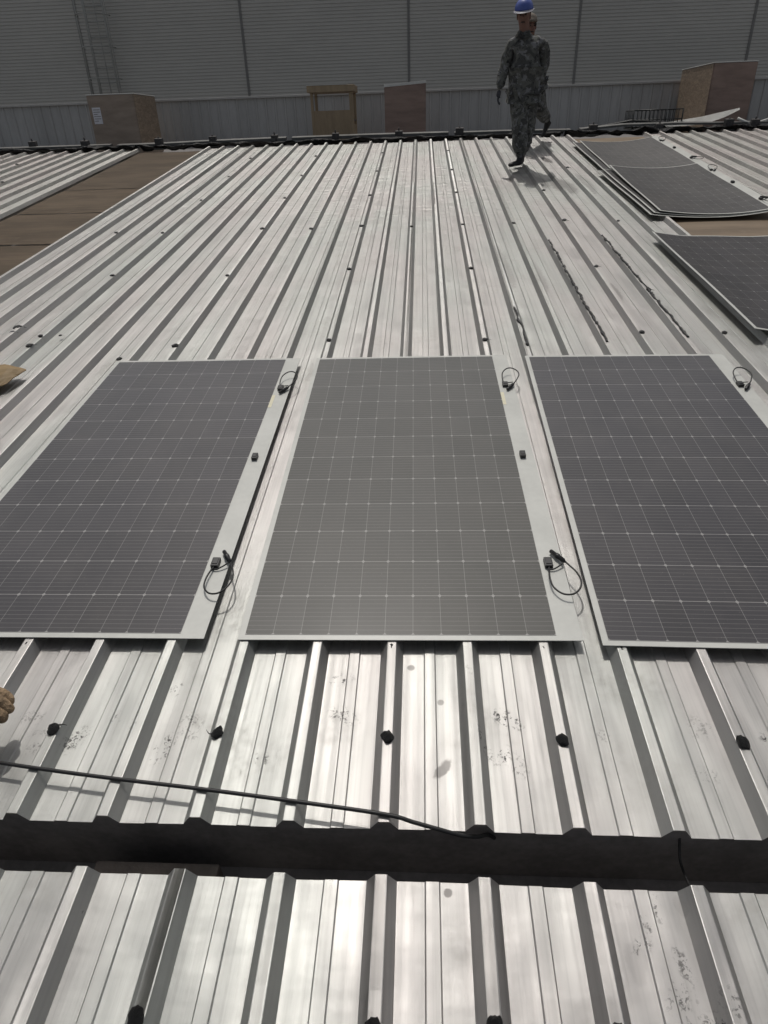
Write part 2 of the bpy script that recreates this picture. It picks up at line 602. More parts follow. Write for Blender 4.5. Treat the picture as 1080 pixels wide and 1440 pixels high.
for x, y, k, rz, s in ((-1.083, 1.115, 3, .5, .0185), (-.592, 1.112, 4, 2.9, .0185), (-.098, 1.11, 0, .3, .019), (.393, 1.11, 1, .1, .019),
                       (.886, 1.112, 2, -.2, .019), (1.378, 1.112, 0, .3, .018)):
    blob(roof_main, x, y, s, .004, k, rz)
for x, y in ((-1.33, 1.443), (-.098, 1.452), (.393, 1.45), (.64, 1.456)):
    blob(roof_main, x, y, .018, -.008, 1)
for x, y, k in ((-.592, .432, 2), (-.098, .432, 0), (.147, .445, 1), (.393, .44, 0), (-1.084, .43, 1), (.886, .43, 2)):
    blob(roof_front, x, y, .019, .004, k)
for x, y in ((-.59, 3.99), (-.59, 5.46), (.395, 3.96), (.395, 5.41), (-1.575, 3.94), (-1.575, 5.36), (-1.08, 6.77), (-1.575, 6.82),
             (-2.56, 6.76), (-3.05, 6.81), (-1.575, 8.18), (-1.575, 9.51), (-2.56, 8.19), (-2.56, 9.57), (-2.56, 10.97), (-1.575, 10.98),
             (-.59, 6.83), (-.59, 8.2), (-.59, 9.65), (-.59, 11.1), (-.098, 6.76), (.395, 6.79), (.395, 8.22), (.395, 9.59), (.395, 11.1),
             (.886, 6.79), (1.378, 6.85), (1.378, 8.2), (1.87, 9.5), (1.87, 6.77), (1.378, 5.39), (1.378, 4.04), (1.87, 4.01), (1.63, 4.82),
             (-2.56, 3.98), (-2.56, 5.43), (-2.56, 4.14), (-1.87, 3.745)):
    blob(roof_main, x, y, random.uniform(.017, .024), .004)
for x, y, s in ((-2.82, 4.33, .030), (-2.81, 4.24, .020), (-2.44, 4.17, .012)):
    blob(roof_main, x, y, s, -.006, 3)
for x, y in ((-5.76, 9.7), (-7.73, 8.2), (-6.25, 11.1)):
    blob(roof_left, X0 + round((x - X0) / PITCH) * PITCH, y, .024, .004)
for x, y in ((5.31, 11.0), (4.82, 9.6), (6.0, 8.2)):
    blob(roof_right, X0 + round((x - X0) / PITCH) * PITCH, y, .024, .004)


def sealant_line(pts, r, seed):
    bm = bmesh.new()
    rnd = random.Random(seed)
    P = []
    for a, b in zip(pts, pts[1:]):
        L = math.dist(a, b)
        n = max(2, int(L / .07))
        for i in range(n):
            s = i / n
            P.append((a[0] + (b[0] - a[0]) * s + rnd.uniform(-.007, .007), a[1] + (b[1] - a[1]) * s, a[2] + (b[2] - a[2]) * s + rnd.uniform(0, .004)))
    P.append(pts[-1])
    P = catmull(P, 3)
    rr = [r * rnd.choice((.5, .8, 1, 1, 1.4)) for _ in P]
    tube(bm, P, lambda k: rr[min(len(rr) - 1, int(k * (len(rr) - 1)))], 6)
    return obj('sealant_line', bm, M['tar'], roof_main)


sealant_line([(1.128, 6.16, .002), (1.124, 5.3, .002), (1.124, 4.6, .002), (1.132, 3.90, .002)], .0085, 3)
sealant_line([(1.618, 6.28, .002), (1.616, 5.46, .002), (1.625, 4.79, .002), (1.632, 3.95, .002)], .0085, 4)
sealant_line([(.634, 4.52, .002), (.645, 4.2, .002), (.646, 3.86, .002)], .008, 5)


# ------------------------------------------------------------------ ground, gutter floor, brown boards
bm = bmesh.new()
vs = [bm.verts.new(c) for c in ((-400, -400, -7), (400, -400, -7), (400, 400, -7), (-400, 400, -7))]
bm.faces.new(vs)
tag(obj('ground', bm, M['ground']), kind='structure')
bm = bmesh.new()
box(bm, (-14, -3.6, -.42), (12.5, 14.95, -.32))
tag(obj('roof_deck', bm, M['gutter']), kind='structure')
# purlin walls that close the black gap
for y0, y1 in ((.885, .925), (.66, .70)):
    o = bxo('steel_purlin', (-4.2, y0, -.318), (4.2, y1, -.052), M['gutter'])
    tag(o, 'dark steel purlin along the far side of the black gap' if y0 > .8 else 'dark steel purlin along the near side of the black gap, under the shiny roof', 'purlin')
o = bxo('timber_box', (-.885, .735, -.318), (-.545, .822, -.165), M['darkbox'], bevel=.004)
tag(o, 'dark brown wooden box down in the black gap at left', 'box')
o = tubo('drain_wire', [(.668, .90, -.07), (.664, .85, -.12), (.658, .79, -.10), (.652, .72, -.06)], .0035, M['rubber'], n=5)
tag(o, 'thin dark wire hanging across the black gap at right', 'wire')

BD = [(-4.70, -3.62, 1.6, 3.98), (-4.70, -3.62, 3.99, 5.30), (-4.70, -3.62, 5.33, 6.625), (-4.70, -3.62, 6.665, 7.945), (-4.70, -3.62, 7.985, 9.275), (-4.70, -3.62, 9.305, 12.22)]
LB = [None, None,
      'nearest of the brown boards on the left, cut by the edge of the photo',
      'second nearest brown board in the strip on the left',
      'third brown board from the near end of the strip on the left',
      'long brown board at the far end of the left strip, below the grey carton']
for (x0, x1, y0, y1), l in zip(BD, LB):
    if l is None:
        continue
    bm = bmesh.new()
    rows = []
    for j in range(9):
        row = []
        for i in range(9):
            u, v = i / 8, j / 8
            row.append(bm.verts.new((x0 + (x1 - x0) * u, y0 + (y1 - y0) * v,
                                     -.052 + .006 * math.sin(math.pi * v) + .004 * noise.noise(Vector((x0 + u * 2, y0 + v * 2, 0))))))
        rows.append(row)
    for a, b in zip(rows, rows[1:]):
        for i in range(8):
            bm.faces.new((a[i], a[i + 1], b[i + 1], b[i]))
    bmesh.ops.solidify(bm, geom=bm.faces[:], thickness=.02)
    o = obj('brown_board', bm, M['board'])
    tag(o, l, 'board', 'brown boards between the roofs')
for (y0, y1, l) in ((5.4, 8.9, 'brown board showing under the near edge of the panel stack on the right'),
                    (8.92, 12.2, 'brown board showing past the far edge of the panel stack on the right')):
    o = bxo('brown_board', (2.43, y0, -.072), (3.535, y1, -.052), M['board'], bevel=.003)
    tag(o, l, 'board', 'brown boards between the roofs')


# ------------------------------------------------------------------ solar panels
def sheet(x0, x1, y0, y1, zf, dz, th, nx, ny):
    bm = bmesh.new()
    top, bot = [], []
    for j in range(ny + 1):
        rt, rb = [], []
        for i in range(nx + 1):
            x = x0 + (x1 - x0) * i / nx
            y = y0 + (y1 - y0) * j / ny
            z = zf(x, y) + dz
            rt.append(bm.verts.new((x, y, z)))
            rb.append(bm.verts.new((x, y, z - th)))
        top.append(rt)
        bot.append(rb)
    for j in range(ny):
        for i in range(nx):
            f = bm.faces.new((top[j][i], top[j][i + 1], top[j + 1][i + 1], top[j + 1][i]))
            f.smooth = True
            f = bm.faces.new((bot[j][i], bot[j + 1][i], bot[j + 1][i + 1], bot[j][i + 1]))
            f.smooth = True
    # the rim gets vertices of its own so that its faces do not bend the shading of the top
    def wall(pa, pb):
        va = [bm.verts.new(v.co) for v in pa]
        vb = [bm.verts.new(v.co) for v in pb]
        for i in range(len(va) - 1):
            bm.faces.new((vb[i], vb[i + 1], va[i + 1], va[i]))
    wall(top[0], bot[0])
    wall(top[ny][::-1], bot[ny][::-1])
    wall([q[0] for q in top][::-1], [q[0] for q in bot][::-1])
    wall([q[nx] for q in top], [q[nx] for q in bot])
    return bm


def jbox(root, x, y, z, sx, sy, sz, leads=None, conn=None, name='junction_box'):
    bm = bmesh.new()
    box(bm, (x - sx / 2, y - sy / 2, z), (x + sx / 2, y + sy / 2, z + sz), 0, .003)
    j = obj(name, bm, M['black_plastic'], root)
    bm = bmesh.new()
    box(bm, (x - sx * .33, y - sy * .30, z + sz), (x + sx * .33, y + sy * .34, z + sz + .0025), 0, .001)
    obj('lid', bm, M['black_plastic'], j)
    if leads:
        for pts, r in leads:
            bm = bmesh.new()
            tube(bm, catmull(pts, 6), r, 8)
            obj('cable', bm, M['rubber'], j)
    if conn:
        a, b = Vector(conn[0]), Vector(conn[1])
        bm = bmesh.new()
        d = b - a
        P = [a + d * k for k in (0, .12, .13, .45, .47, .62, .64, .97, 1)]
        rs = [.0045, .0055, .0085, .0090, .0105, .0105, .0085, .0080, .0065]
        tube(bm, P, lambda k: rs[min(8, int(round(k * 8)))], 10)
        obj('connector', bm, M['black_plastic'], j)
    return j


def solar_panel(loc, rz, zf, label, group=None, cells='cells', nx=12, ny=20):
    r = empty('solar_panel', loc, label, 'solar panel', group, rz)
    obj('laminate', sheet(0, PW, 0, PL, zf, 0, .0028, nx, ny), M['laminate'], r)
    obj('cell_field', sheet(PB, PB + CW * NCX, PB, PB + CH * NCY, zf, .0012, .0010, nx, ny), M[cells], r)
    return r


def strip_loop(root, ox, oy, zf, kind, big=1.0):
    """junction box with a looped cable; coordinates in the panel's own frame"""
    def L(*p):
        return [(ox + a * big, oy + b * big, zf(ox, oy) + c) for a, b, c in p]
    z = zf(ox, oy)
    if kind == 'near':
        jbox(root, ox, oy, z, .030, .048, .016,
             [(L((.000, -.022, .008), (-.006, -.055, .014), (-.010, -.10, .018), (-.004, -.145, .020), (.022, -.178, .022), (.056, -.182, .026),
                 (.082, -.158, .030), (.093, -.118, .030), (.086, -.070, .026), (.068, -.028, .022), (.058, -.006, .018)), .0033),
              (L((.0, -.026, .006), (-.006, -.034, .006), (.012, -.036, .008), (.034, -.024, .012), (.052, -.008, .016)), .0030)],
             (L((.060, -.010, .019))[0], L((.018, .062, .012))[0]))
    else:
        jbox(root, ox, oy, z, .030, .044, .016,
             [(L((-.006, .018, .008), (-.010, .055, .018), (-.004, .105, .028), (.022, .142, .034), (.052, .146, .034), (.078, .118, .030),
                 (.082, .076, .026), (.062, .024, .020), (.044, -.006, .014)), .0033),
              (L((-.006, .018, .006), (.018, .020, .008), (.042, .012, .014)), .0028)],
             (L((.046, -.004, .013))[0], L((.004, -.066, .010))[0]))


def flat(seed, amp=.0016):
    return lambda x, y: .0045 + amp * (1 + noise.noise(Vector((x * 1.6 + seed * 9, y * 1.3, seed))))


PANELS = [
    ((-1.862, 1.466, 0), R(.15), 'solar panel laid flat on the left, cut by the left edge of the photo'),
    ((-.612, 1.466, 0), R(.55), 'grey-green looking solar panel laid flat in the middle between two darker ones'),
    ((.580, 1.458, 0), R(-.75), 'dark solar panel laid flat on the right, cut by the right edge of the photo'),
]
for i, (loc, rz, l) in enumerate(PANELS):
    zf = flat(i + 1)
    r = solar_panel(loc, rz, zf, l, 'solar panels laid in a row on the roof', 'cells_sheen' if i == 1 else 'cells')
    xs = PB + CW * NCX + .034
    strip_loop(r, xs, 1.834 - .0 + (0.005 if i else 0), zf, 'far')
    jbox(r, xs, 1.118, zf(xs, 1.1), .026, .044, .018)
    strip_loop(r, xs - (.004 if i else 0), .372, zf, 'near')
    if i < 2:
        bm = sheet(xs - .036, xs - .016, 1.62, 1.76, zf, .0010, .0006, 1, 4)
        obj('paper_label', bm, M['sticker'], r)

# single panel lifted at its left edge, on the right


def lift(x, y):
    d = .34 - x
    if d > 0:
        return .006 + .045 * (d / .34) ** 1.4 + .004 * math.sin(y * 2.4)
    return .006 - .018 * min(1, -d / .5) ** 1.5 + .004 * math.sin(y * 2.4) + (.02 * max(0, (x - .8)) ** 1.2)


r = solar_panel((2.015, 3.955, 0), 0, lift, 'single dark solar panel at right edge, lifted over a black shadow along its left side')
strip_loop(r, PB + CW * NCX + .03, 1.8, lift, 'far')
strip_loop(r, PB + CW * NCX + .03, .4, lift, 'near')


def bow(c, e, tilt=0.0, back=0.0):
    def f(x, y):
        u = 2 * x / PW - 1
        return c + e * u * u + tilt * u + back * (y / PL) ** 2 + .003 * math.sin(3 * y + 5 * x)
    return f


STACK = [
    ((2.20, 6.90, 0), .6, bow(-.020, .042), 'lowest bowed solar panel in the nearer stack on the right, only its rim showing'),
    ((2.24, 6.93, 0), .2, bow(-.011, .044), 'middle bowed solar panel in the nearer stack on the right, a strip of it showing'),
    ((2.295, 6.945, 0), -.4, bow(.000, .050, .004, .025), 'top bowed solar panel of the nearer stack on the right, with black cables beside it'),
    ((2.24, 9.14, 0), -.6, bow(-.018, .042), 'lower bowed solar panel in the farther stack, its left rim showing'),
    ((2.34, 9.25, 0), -1.3, bow(-.006, .050, .020), 'top bowed solar panel of the farther stack, nearest the black tarp'),
]
for i, (loc, rz, zf, l) in enumerate(STACK):
    r = solar_panel(loc, R(rz), zf, l, 'bowed solar panels stacked on the right', 'cells_pale' if i == 4 else 'cells_far_sheen')
    xs = PB + CW * NCX + .030
    if i in (2, 4):
        jbox(r, xs, 1.118, zf(xs, 1.1), .03, .05, .02)
        strip_loop(r, xs, 1.80, zf, 'far', 1.1)
        strip_loop(r, xs, .35, zf, 'near', 1.1)

# ------------------------------------------------------------------ long black cable over the near ribs
bm = bmesh.new()
cpts = [(-1.9, 1.075, .006), (-1.58, 1.05, .006), (-1.33, 1.02, .006), (-1.083, .988, .0065), (-.85, .962, .0065), (-.592, .937, .0065),
        (-.345, .910, .0065), (-.098, .880, .0065), (-.02, .866, -.004), (.05, .853, -.014), (.10, .849, -.030), (.14, .858, -.052), (.17, .874, -.072), (.19, .880, -.10)]
tube(bm, catmull(cpts, 8), .0054, 10)
tag(obj('long_cable', bm, M['rubber']), 'long black cable lying across the near ribs and dropping into the black gap', 'cable')

# ------------------------------------------------------------------ torn cardboard at the left edge
bm = bmesh.new()
g = [[(-2.74, 3.62, -.004), (-2.60, 3.625, .030), (-2.48, 3.60, .040), (-2.385, 3.585, .020)],
     [(-2.76, 3.50, .010), (-2.60, 3.50, .050), (-2.45, 3.52, .056), (-2.362, 3.555, .028)],
     [(-2.78, 3.44, .000), (-2.60, 3.43, .034), (-2.45, 3.455, .040), (-2.39, 3.50, .022)],
     [(-2.80, 3.30, -.01), (-2.62, 3.30, .020), (-2.46, 3.33, .022), (-2.41, 3.40, .014)]]
rows = [[bm.verts.new(c) for c in row] for row in g]
for a, b in zip(rows, rows[1:]):
    for i in range(3):
        bm.faces.new((b[i], b[i + 1], a[i + 1], a[i]))
bmesh.ops.subdivide_edges(bm, edges=bm.edges[:], cuts=2, use_grid_fill=True)
for v in bm.verts:
    v.co.z += .010 * noise.noise(v.co * 13) + .004 * noise.noise(v.co * 31)
bmesh.ops.solidify(bm, geom=bm.faces[:], thickness=.006)
tag(obj('cardboard_scrap', bm, M['card_brown']), 'folded scrap of brown cardboard lying on the ribs at the left edge', 'cardboard')

# ------------------------------------------------------------------ far edge: tarp, flashings, blocks, scraps
def crumple(x0, x1, y0, y1, z0, amp, seed, nx, ny=6):
    bm = bmesh.new()
    rows = []
    for j in range(ny + 1):
        row = []
        for i in range(nx + 1):
            x = x0 + (x1 - x0) * i / nx
            v = j / ny
            e = .05 * noise.noise(Vector((x * 2.2, seed, j * .7)))
            y = y0 + (y1 - y0) * v + e
            z = z0 + amp * (noise.noise(Vector((x * 3.5, y * 9, seed))) + .5 * noise.noise(Vector((x * 9, y * 17, seed)))) - .10 * v * v
            row.append(bm.verts.new((x, y, z)))
        rows.append(row)
    for a, b in zip(rows, rows[1:]):
        for i in range(nx):
            f = bm.faces.new((a[i], a[i + 1], b[i + 1], b[i]))
            f.smooth = True
    bmesh.ops.solidify(bm, geom=bm.faces[:], thickness=.004)
    return bm


for x0, x1, s, l in ((-12.0, -4.85, 1, 'crumpled black tarp along the far edge of the left roof'),
                     (-4.80, 2.30, 2, 'crumpled black tarp along the far edge of the main roof, behind the walking man'),
                     (2.35, 11.0, 3, 'crumpled black tarp with bulges along the far edge at right, by the panel stack')):
    tag(obj('black_tarp', crumple(x0, x1, 12.335, 12.64, .030, .050 if s < 3 else .075, s, int((x1 - x0) * 14)), M['tarp']), l, 'tarp', 'black tarps along the far roof edge')


def flashing(pts, w, h, m, label, name='metal_flashing', cat='metal strip'):
    bm = bmesh.new()
    P = [Vector(p) for p in pts]
    prof = [(-w / 2, 0), (-w / 2, h), (w / 2, h), (w / 2, 0)]
    rings = []
    for i, p in enumerate(P):
        d = (P[min(i + 1, len(P) - 1)] - P[max(i - 1, 0)])
        d.z = 0
        d.normalize()
        n = Vector((-d.y, d.x, 0))
        rings.append([bm.verts.new(p + n * a + Vector((0, 0, b))) for a, b in prof])
    for a, b in zip(rings, rings[1:]):
        for k in range(4):
            bm.faces.new((a[k], b[k], b[(k + 1) % 4], a[(k + 1) % 4]))
    bm.faces.new(rings[0])
    bm.faces.new(list(reversed(rings[-1])))
    return tag(obj(name, bm, m), label, cat)


flashing([(-5.25, 12.72, -.03), (-4.4, 12.66, -.02), (-3.55, 12.62, .0), (-2.3, 12.70, .0)], .16, .05, M['grey_metal'], 'grey metal strip lying at the far edge in front of the grey carton')
flashing([(-2.2, 12.72, .0), (-.9, 12.76, .0), (.45, 12.72, .0)], .16, .045, M['grey_metal'], 'grey metal strip lying at the far edge in front of the plywood booth')
flashing([(.55, 12.70, .0), (1.4, 12.66, .005), (2.45, 12.60, .0)], .14, .04, M['grey_metal'], 'grey metal strip lying at the far edge behind the walking man')
flashing([(-12, 12.85, -.02), (-8, 12.80, -.02), (-5.4, 12.78, -.02)], .14, .04, M['grey_metal'], 'grey metal strip lying at the far edge of the left roof')
flashing([(2.6, 12.60, .015), (3.3, 12.66, .05), (4.1, 12.60, .055), (5.2, 12.70, .02), (6.6, 12.72, .02)], .14, .03, M['grey_metal'], 'bent grey metal strip in the scrap at the far right edge')
flashing([(3.0, 12.95, .0), (3.5, 12.9, .08), (4.05, 12.86, .04)], .10, .025, M['tarp'], 'dark bent strip of scrap under the dark wire crate', cat='scrap')


BLKS = [(-6.84, 12.88, 'dark block on the far edge of the left roof, leftmost of its row'),
        (-5.86, 12.80, 'dark block on the far edge just left of the grey carton'),
        (-4.47, 12.58, 'dark block on the far edge below the right side of the grey carton'),
        (-3.54, 12.60, 'dark block on the far edge between grey carton and plywood booth, nearer the carton'),
        (-2.49, 12.66, 'dark block on the far edge just left of the plywood booth'),
        (-1.45, 12.66, 'dark block on the far edge in front of the plywood booth'),
        (-.38, 12.68, 'dark block on the far edge in front of the red-brown carton'),
        (.63, 12.58, 'dark block on the far edge between red-brown carton and walking men'),
        (2.80, 12.52, 'dark block on the far edge, first to the right of the walking men'),
        (3.86, 12.52, 'dark block on the far edge below the dark wire crate'),
        (4.97, 12.56, 'dark block on the far edge at the tip of the white sheet'),
        (5.38, 12.55, 'dark block on the far edge farthest right, by the red-brown face of the big carton')]
for i, (x, y, l) in enumerate(BLKS):
    r = empty('support_block', (x, y, .03), l, 'block', 'dark blocks along the far roof edge', random.uniform(-.15, .15))
    bm = bmesh.new()
    w = random.uniform(.055, .068)
    box(bm, (-w, -.05, -.06), (w, .05, random.uniform(.055, .085)), 0, .010)
    obj('body', bm, M['block'], r)
    bm = bmesh.new()
    box(bm, (-w - .03, -.06, -.085), (w + .03, .06, -.0605), 0, .004)
    obj('base_plate', bm, M['grey_metal'], r)
    bm = bmesh.new()
    tube(bm, [(0, 0, .05), (0, 0, .105)], .012, 6)
    obj('bolt', bm, M['block'], r)

# white sheet leaning at right
bm = bmesh.new()
g = [[(4.02, 12.98, .03), (4.35, 12.95, .075), (4.65, 12.92, .115), (5.00, 12.9, .185), (5.22, 12.9, .225)],
     [(4.06, 12.78, .00), (4.35, 12.72, .015), (4.65, 12.70, .035), (4.95, 12.74, .115), (5.21, 12.84, .205)]]
rows = [[bm.verts.new(c) for c in row] for row in g]
for i in range(4):
    bm.faces.new((rows[1][i], rows[1][i + 1], rows[0][i + 1], rows[0][i]))
bmesh.ops.solidify(bm, geom=bm.faces[:], thickness=.006)
tag(obj('white_sheet', bm, M['white_sheet']), 'bent white sheet with a pointed tip leaning in front of the big wrapped carton', 'sheet')
bm = bmesh.new()
for a, b in (((5.45, 12.75, .0), (5.75, 12.7, .10)), ((5.75, 12.7, .10), (6.4, 12.75, .10)), ((5.15, 12.7, .10), (5.40, 12.62, .0))):
    tube(bm, [a, b], .022, 6)
tag(obj('white_offcut', bm, M['white_sheet']), 'thin white bent offcuts at the far right end of the edge', 'scrap')

# dark wire crate
r = empty('wire_crate', (3.95, 13.05, -.05), 'dark low wire crate left of the big wrapped carton', 'crate', rx=TILT)
bm = bmesh.new()
for z in (0, .13, .27):
    for a, b in (((-.42, -.15), (.38, -.15)), ((.38, -.15), (.38, .35)), ((.38, .35), (-.42, .35)), ((-.42, .35), (-.42, -.15))):
        tube(bm, [(*a, z), (*b, z)], .008, 5)
obj('rails', bm, M['crate'], r)
bm = bmesh.new()
for k in range(13):
    x = -.42 + .8 * k / 12
    tube(bm, [(x, -.15, 0), (x, -.15, .27)], .007 if k % 4 else .012, 5)
    tube(bm, [(x, .35, 0), (x, .35, .27)], .007, 5)
for k in range(1, 6):
    y = -.15 + .5 * k / 6
    tube(bm, [(-.42, y, 0), (-.42, y, .27)], .007, 5)
obj('uprights', bm, M['crate'], r)
bm = bmesh.new()
box(bm, (-.41, -.14, .005), (.37, .34, .03))
obj('floor_plate', bm, M['tarp'], r)

# ------------------------------------------------------------------ cartons, booth
FL = -.315
r = empty('carton', (-5.44, 13.75, FL), 'tall grey-brown carton with a white paper label, at left by the parapet', 'carton', rx=TILT)
bm = bmesh.new()
fs = box(bm, (-.42, -.55, 0), (.42, .55, .97))
fs[3].material_index = 1
bmesh.ops.bevel(bm, geom=bm.edges[:], offset=.012, segments=2, affect='EDGES')
obj('box_body', bm, [M['carton_grey'], M['film']], r)
bm = bmesh.new()
box(bm, (-.426, -.556, .962), (.426, .556, .976), 0, .005)
obj('lid_edge', bm, M['white_sheet'], r).scale = (1, 1, 1)
bm = bmesh.new()
box(bm, (-.36, -.556, .53), (-.21, -.552, .78))
lab = obj('paper_label', bm, M['paper'], r)
bm = bmesh.new()
for k in range(6):
    z = .57 + k * .034
    box(bm, (-.345, -.5575, z), (-.225 - .05 * (k % 3 == 0), -.5565, z + .010))
obj('print_lines', bm, M['seam'], lab)

r = empty('carton', (5.15, 14.0, FL), 'big carton at right with creased clear film on its left face', 'carton', rx=TILT)
bm = bmesh.new()
fs = box(bm, (-.33, -.78, 0), (.38, .78, 1.06))
fs[5].material_index = 1
bmesh.ops.bevel(bm, geom=bm.edges[:], offset=.015, segments=2, affect='EDGES')
obj('box_body', bm, [M['carton_red'], M['film']], r)
bm = bmesh.new()
box(bm, (-.336, -.786, 1.052), (.386, .786, 1.066), 0, .006)
obj('film_top', bm, M['white_sheet'], r)

r = empty('carton', (-.285, 13.6, FL), 'plain red-brown carton with a pale slanted top rim, right of the plywood booth', 'carton', rx=TILT)
bm = bmesh.new()
box(bm, (-.36, -.22, 0), (.36, .22, .99))
for v in bm.verts:
    if v.co.z > .5:
        v.co.z += .02 * v.co.x / .36
bmesh.ops.bevel(bm, geom=bm.edges[:], offset=.008, segments=2, affect='EDGES')
obj('box_body', bm, M['carton_red'], r)
bm = bmesh.new()
box(bm, (-.365, -.226, .965), (.365, .226, 1.005), 0, .003)
for v in bm.verts:
    v.co.z += .02 * v.co.x / .36
obj('top_rim', bm, M['white_sheet'], r)

r = empty('plywood_booth', (-1.55, 13.55, FL), 'pale plywood booth with an open upper half and flat roof slab', 'booth', rx=TILT)
bm = bmesh.new()
box(bm, (-.335, -.292, .02), (.300, -.268, .635))
obj('front_panel', bm, M['wood'], r)
bm = bmesh.new()
box(bm, (-.335, .268, .02), (.300, .292, .50))
obj('back_panel', bm, M['wood'], r)
for sx, w in ((-.375, .045), (.30, .07)):
    for sy in (-.30, .245):
        bm = bmesh.new()
        box(bm, (sx, sy, 0), (sx + w, sy + .055, .905), 0, .003)
        obj('post', bm, M['wood'], r)
bm = bmesh.new()
box(bm, (.345, -.24, .02), (.365, .24, .42))
obj('side_panel', bm, M['wood'], r)
bm = bmesh.new()
box(bm, (.345, -.24, .47), (.365, .24, .50))
obj('side_rail', bm, M['darkbox'], r)
bm = bmesh.new()
box(bm, (-.42, -.36, .906), (.40, .33, 1.005), 0, .006)
rf = obj('roof_slab', bm, M['wood'], r)
bm = bmesh.new()
box(bm, (-.425, -.365, 1.006), (.28, .335, 1.016))
obj('top_sheet', bm, M['white_sheet'], rf)

# ------------------------------------------------------------------ parapet wall with upright seams
bm = bmesh.new()
prof = []
x = -16.0
rnd = random.Random(5)
while x < 14.5:
    prof += [(x, 0), (x + .016, -.018), (x + .040, -.018), (x + .056, 0)]
    x += .19
rows = []
for z in (-.42, .44):
    rows.append([bm.verts.new((a, 15.0 + b, z)) for a, b in prof])
for i in range(len(prof) - 1):
    bm.faces.new((rows[0][i], rows[0][i + 1], rows[1][i + 1], rows[1][i]))
par = empty('parapet_wall', (0, 14.93, -.4), 'low grey parapet with upright seams below the big shaded wall', 'wall', rx=TILT)
o = obj('cladding', bm, M['lowwall'], par)
o.location = (0, -15, .4)
bm = bmesh.new()
box(bm, (-16, 14.94, .4405), (14.5, 15.16, .478), 0, .006)
o = obj('cap', bm, M['lowcap'], par)
o.location = (0, -15, .4)
bm = bmesh.new()
box(bm, (-16, 15.02, -.42), (14.5, 15.10, .438))
o = obj('core', bm, M['lowwall'], par)
o.location = (0, -15, .4)

# ------------------------------------------------------------------ big shaded building behind
bw = empty('warehouse', (0, 18.08, -7), 'tall shaded grey warehouse wall with fine horizontal corrugation filling the top', 'warehouse', rx=TILT)
bm = bmesh.new()
prof = []
z = -7.0
while z < 6.0:
    prof += [(z, 0), (z + .046, 0), (z + .050, .013), (z + .062, .013)]
    z += .068
rows = []
for x in (-32, 32):
    rows.append([bm.verts.new((x, 19.0 + b, a)) for a, b in prof])
for i in range(len(prof) - 1):
    bm.faces.new((rows[0][i], rows[1][i], rows[1][i + 1], rows[0][i + 1]))
o = obj('wall', bm, M['bigwall'], bw)
o.location = (0, -19, 7)
bm = bmesh.new()
box(bm, (-32, 19.03, -7), (32, 26, 6.0))
box(bm, (-32.1, 18.9, 6.002), (32.1, 26.1, 6.10))
o = obj('building_body', bm, M['bigwall'], bw)
o.location = (0, -19, 7)
for k in range(-8, 8):
    x = -.30 + 3.93 * k
    bm = bmesh.new()
    box(bm, (x - .028, 18.985, -7), (x + .028, 18.998, 6.0))
    o = obj('seam_strip', bm, M['seam'], bw)
    o.location = (0, -19, 7)
# caged ladder
lx, ly = -7.62, 18.78
lad = bpy.data.objects.new('ladder', None)
COL.objects.link(lad)
lad.parent = bw
lad.location = (0, -19, 7)
for s in (-.22, .22):
    bm = bmesh.new()
    tube(bm, [(lx + s, ly, -2), (lx + s, ly, 5.8)], .022, 6)
    obj('rail', bm, M['ladder'], lad)
for k in range(18):
    bm = bmesh.new()
    tube(bm, [(lx - .20, ly, -.9 + k * .30), (lx + .20, ly, -.9 + k * .30)], .014, 6)
    obj('rung', bm, M['ladder'], lad)
bm = bmesh.new()
for k in range(12):
    zz = -1.2 + k * .62
    tube(bm, [(lx + .38 * math.cos(a), ly - .05 - .55 * math.sin(a), zz) for a in [math.pi * q / 10 for q in range(11)]], .013, 5)
for q in (1, 3, 5, 7, 9):
    a = math.pi * q / 10
    tube(bm, [(lx + .38 * math.cos(a), ly - .05 - .55 * math.sin(a), -1.2), (lx + .38 * math.cos(a), ly - .05 - .55 * math.sin(a), 5.6)], .012, 5)
obj('cage', bm, M['ladder'], lad)


# ------------------------------------------------------------------ people
def skin_mesh(name, verts, edges, sub=2):
    me = bpy.data.meshes.new(name)
    me.from_pydata([v[0] for v in verts], edges, [])
    o = bpy.data.objects.new(name, me)
    COL.objects.link(o)
    md = o.modifiers.new('skin', 'SKIN')
    md.use_smooth_shade = True
    md.branch_smoothing = .6
    for i, v in enumerate(verts):
        sv = me.skin_vertices[0].data[i]
        rr = v[1]
        sv.radius = rr if isinstance(rr, tuple) else (rr, rr)
        sv.use_root = (i == 0)
    s = o.modifiers.new('sub', 'SUBSURF')
    s.levels = sub
    s.render_levels = sub
    dg = bpy.context.evaluated_depsgraph_get()
    ev = o.evaluated_get(dg)
    out = bpy.data.meshes.new_from_object(ev)
    bpy.data.objects.remove(o)
    bpy.data.meshes.remove(me)
    for p in out.polygons:
        p.use_smooth = True
    return out


def chain(V, E, pts, start=None):
    prev = start
    for co, r in pts:
        V.append((co, r))
        if prev is not None:
            E.append((prev, len(V) - 1))
        prev = len(V) - 1
    return prev


def merge(meshes):
    bm = bmesh.new()
    for me in meshes:
        bm.from_mesh(me)
    return bm


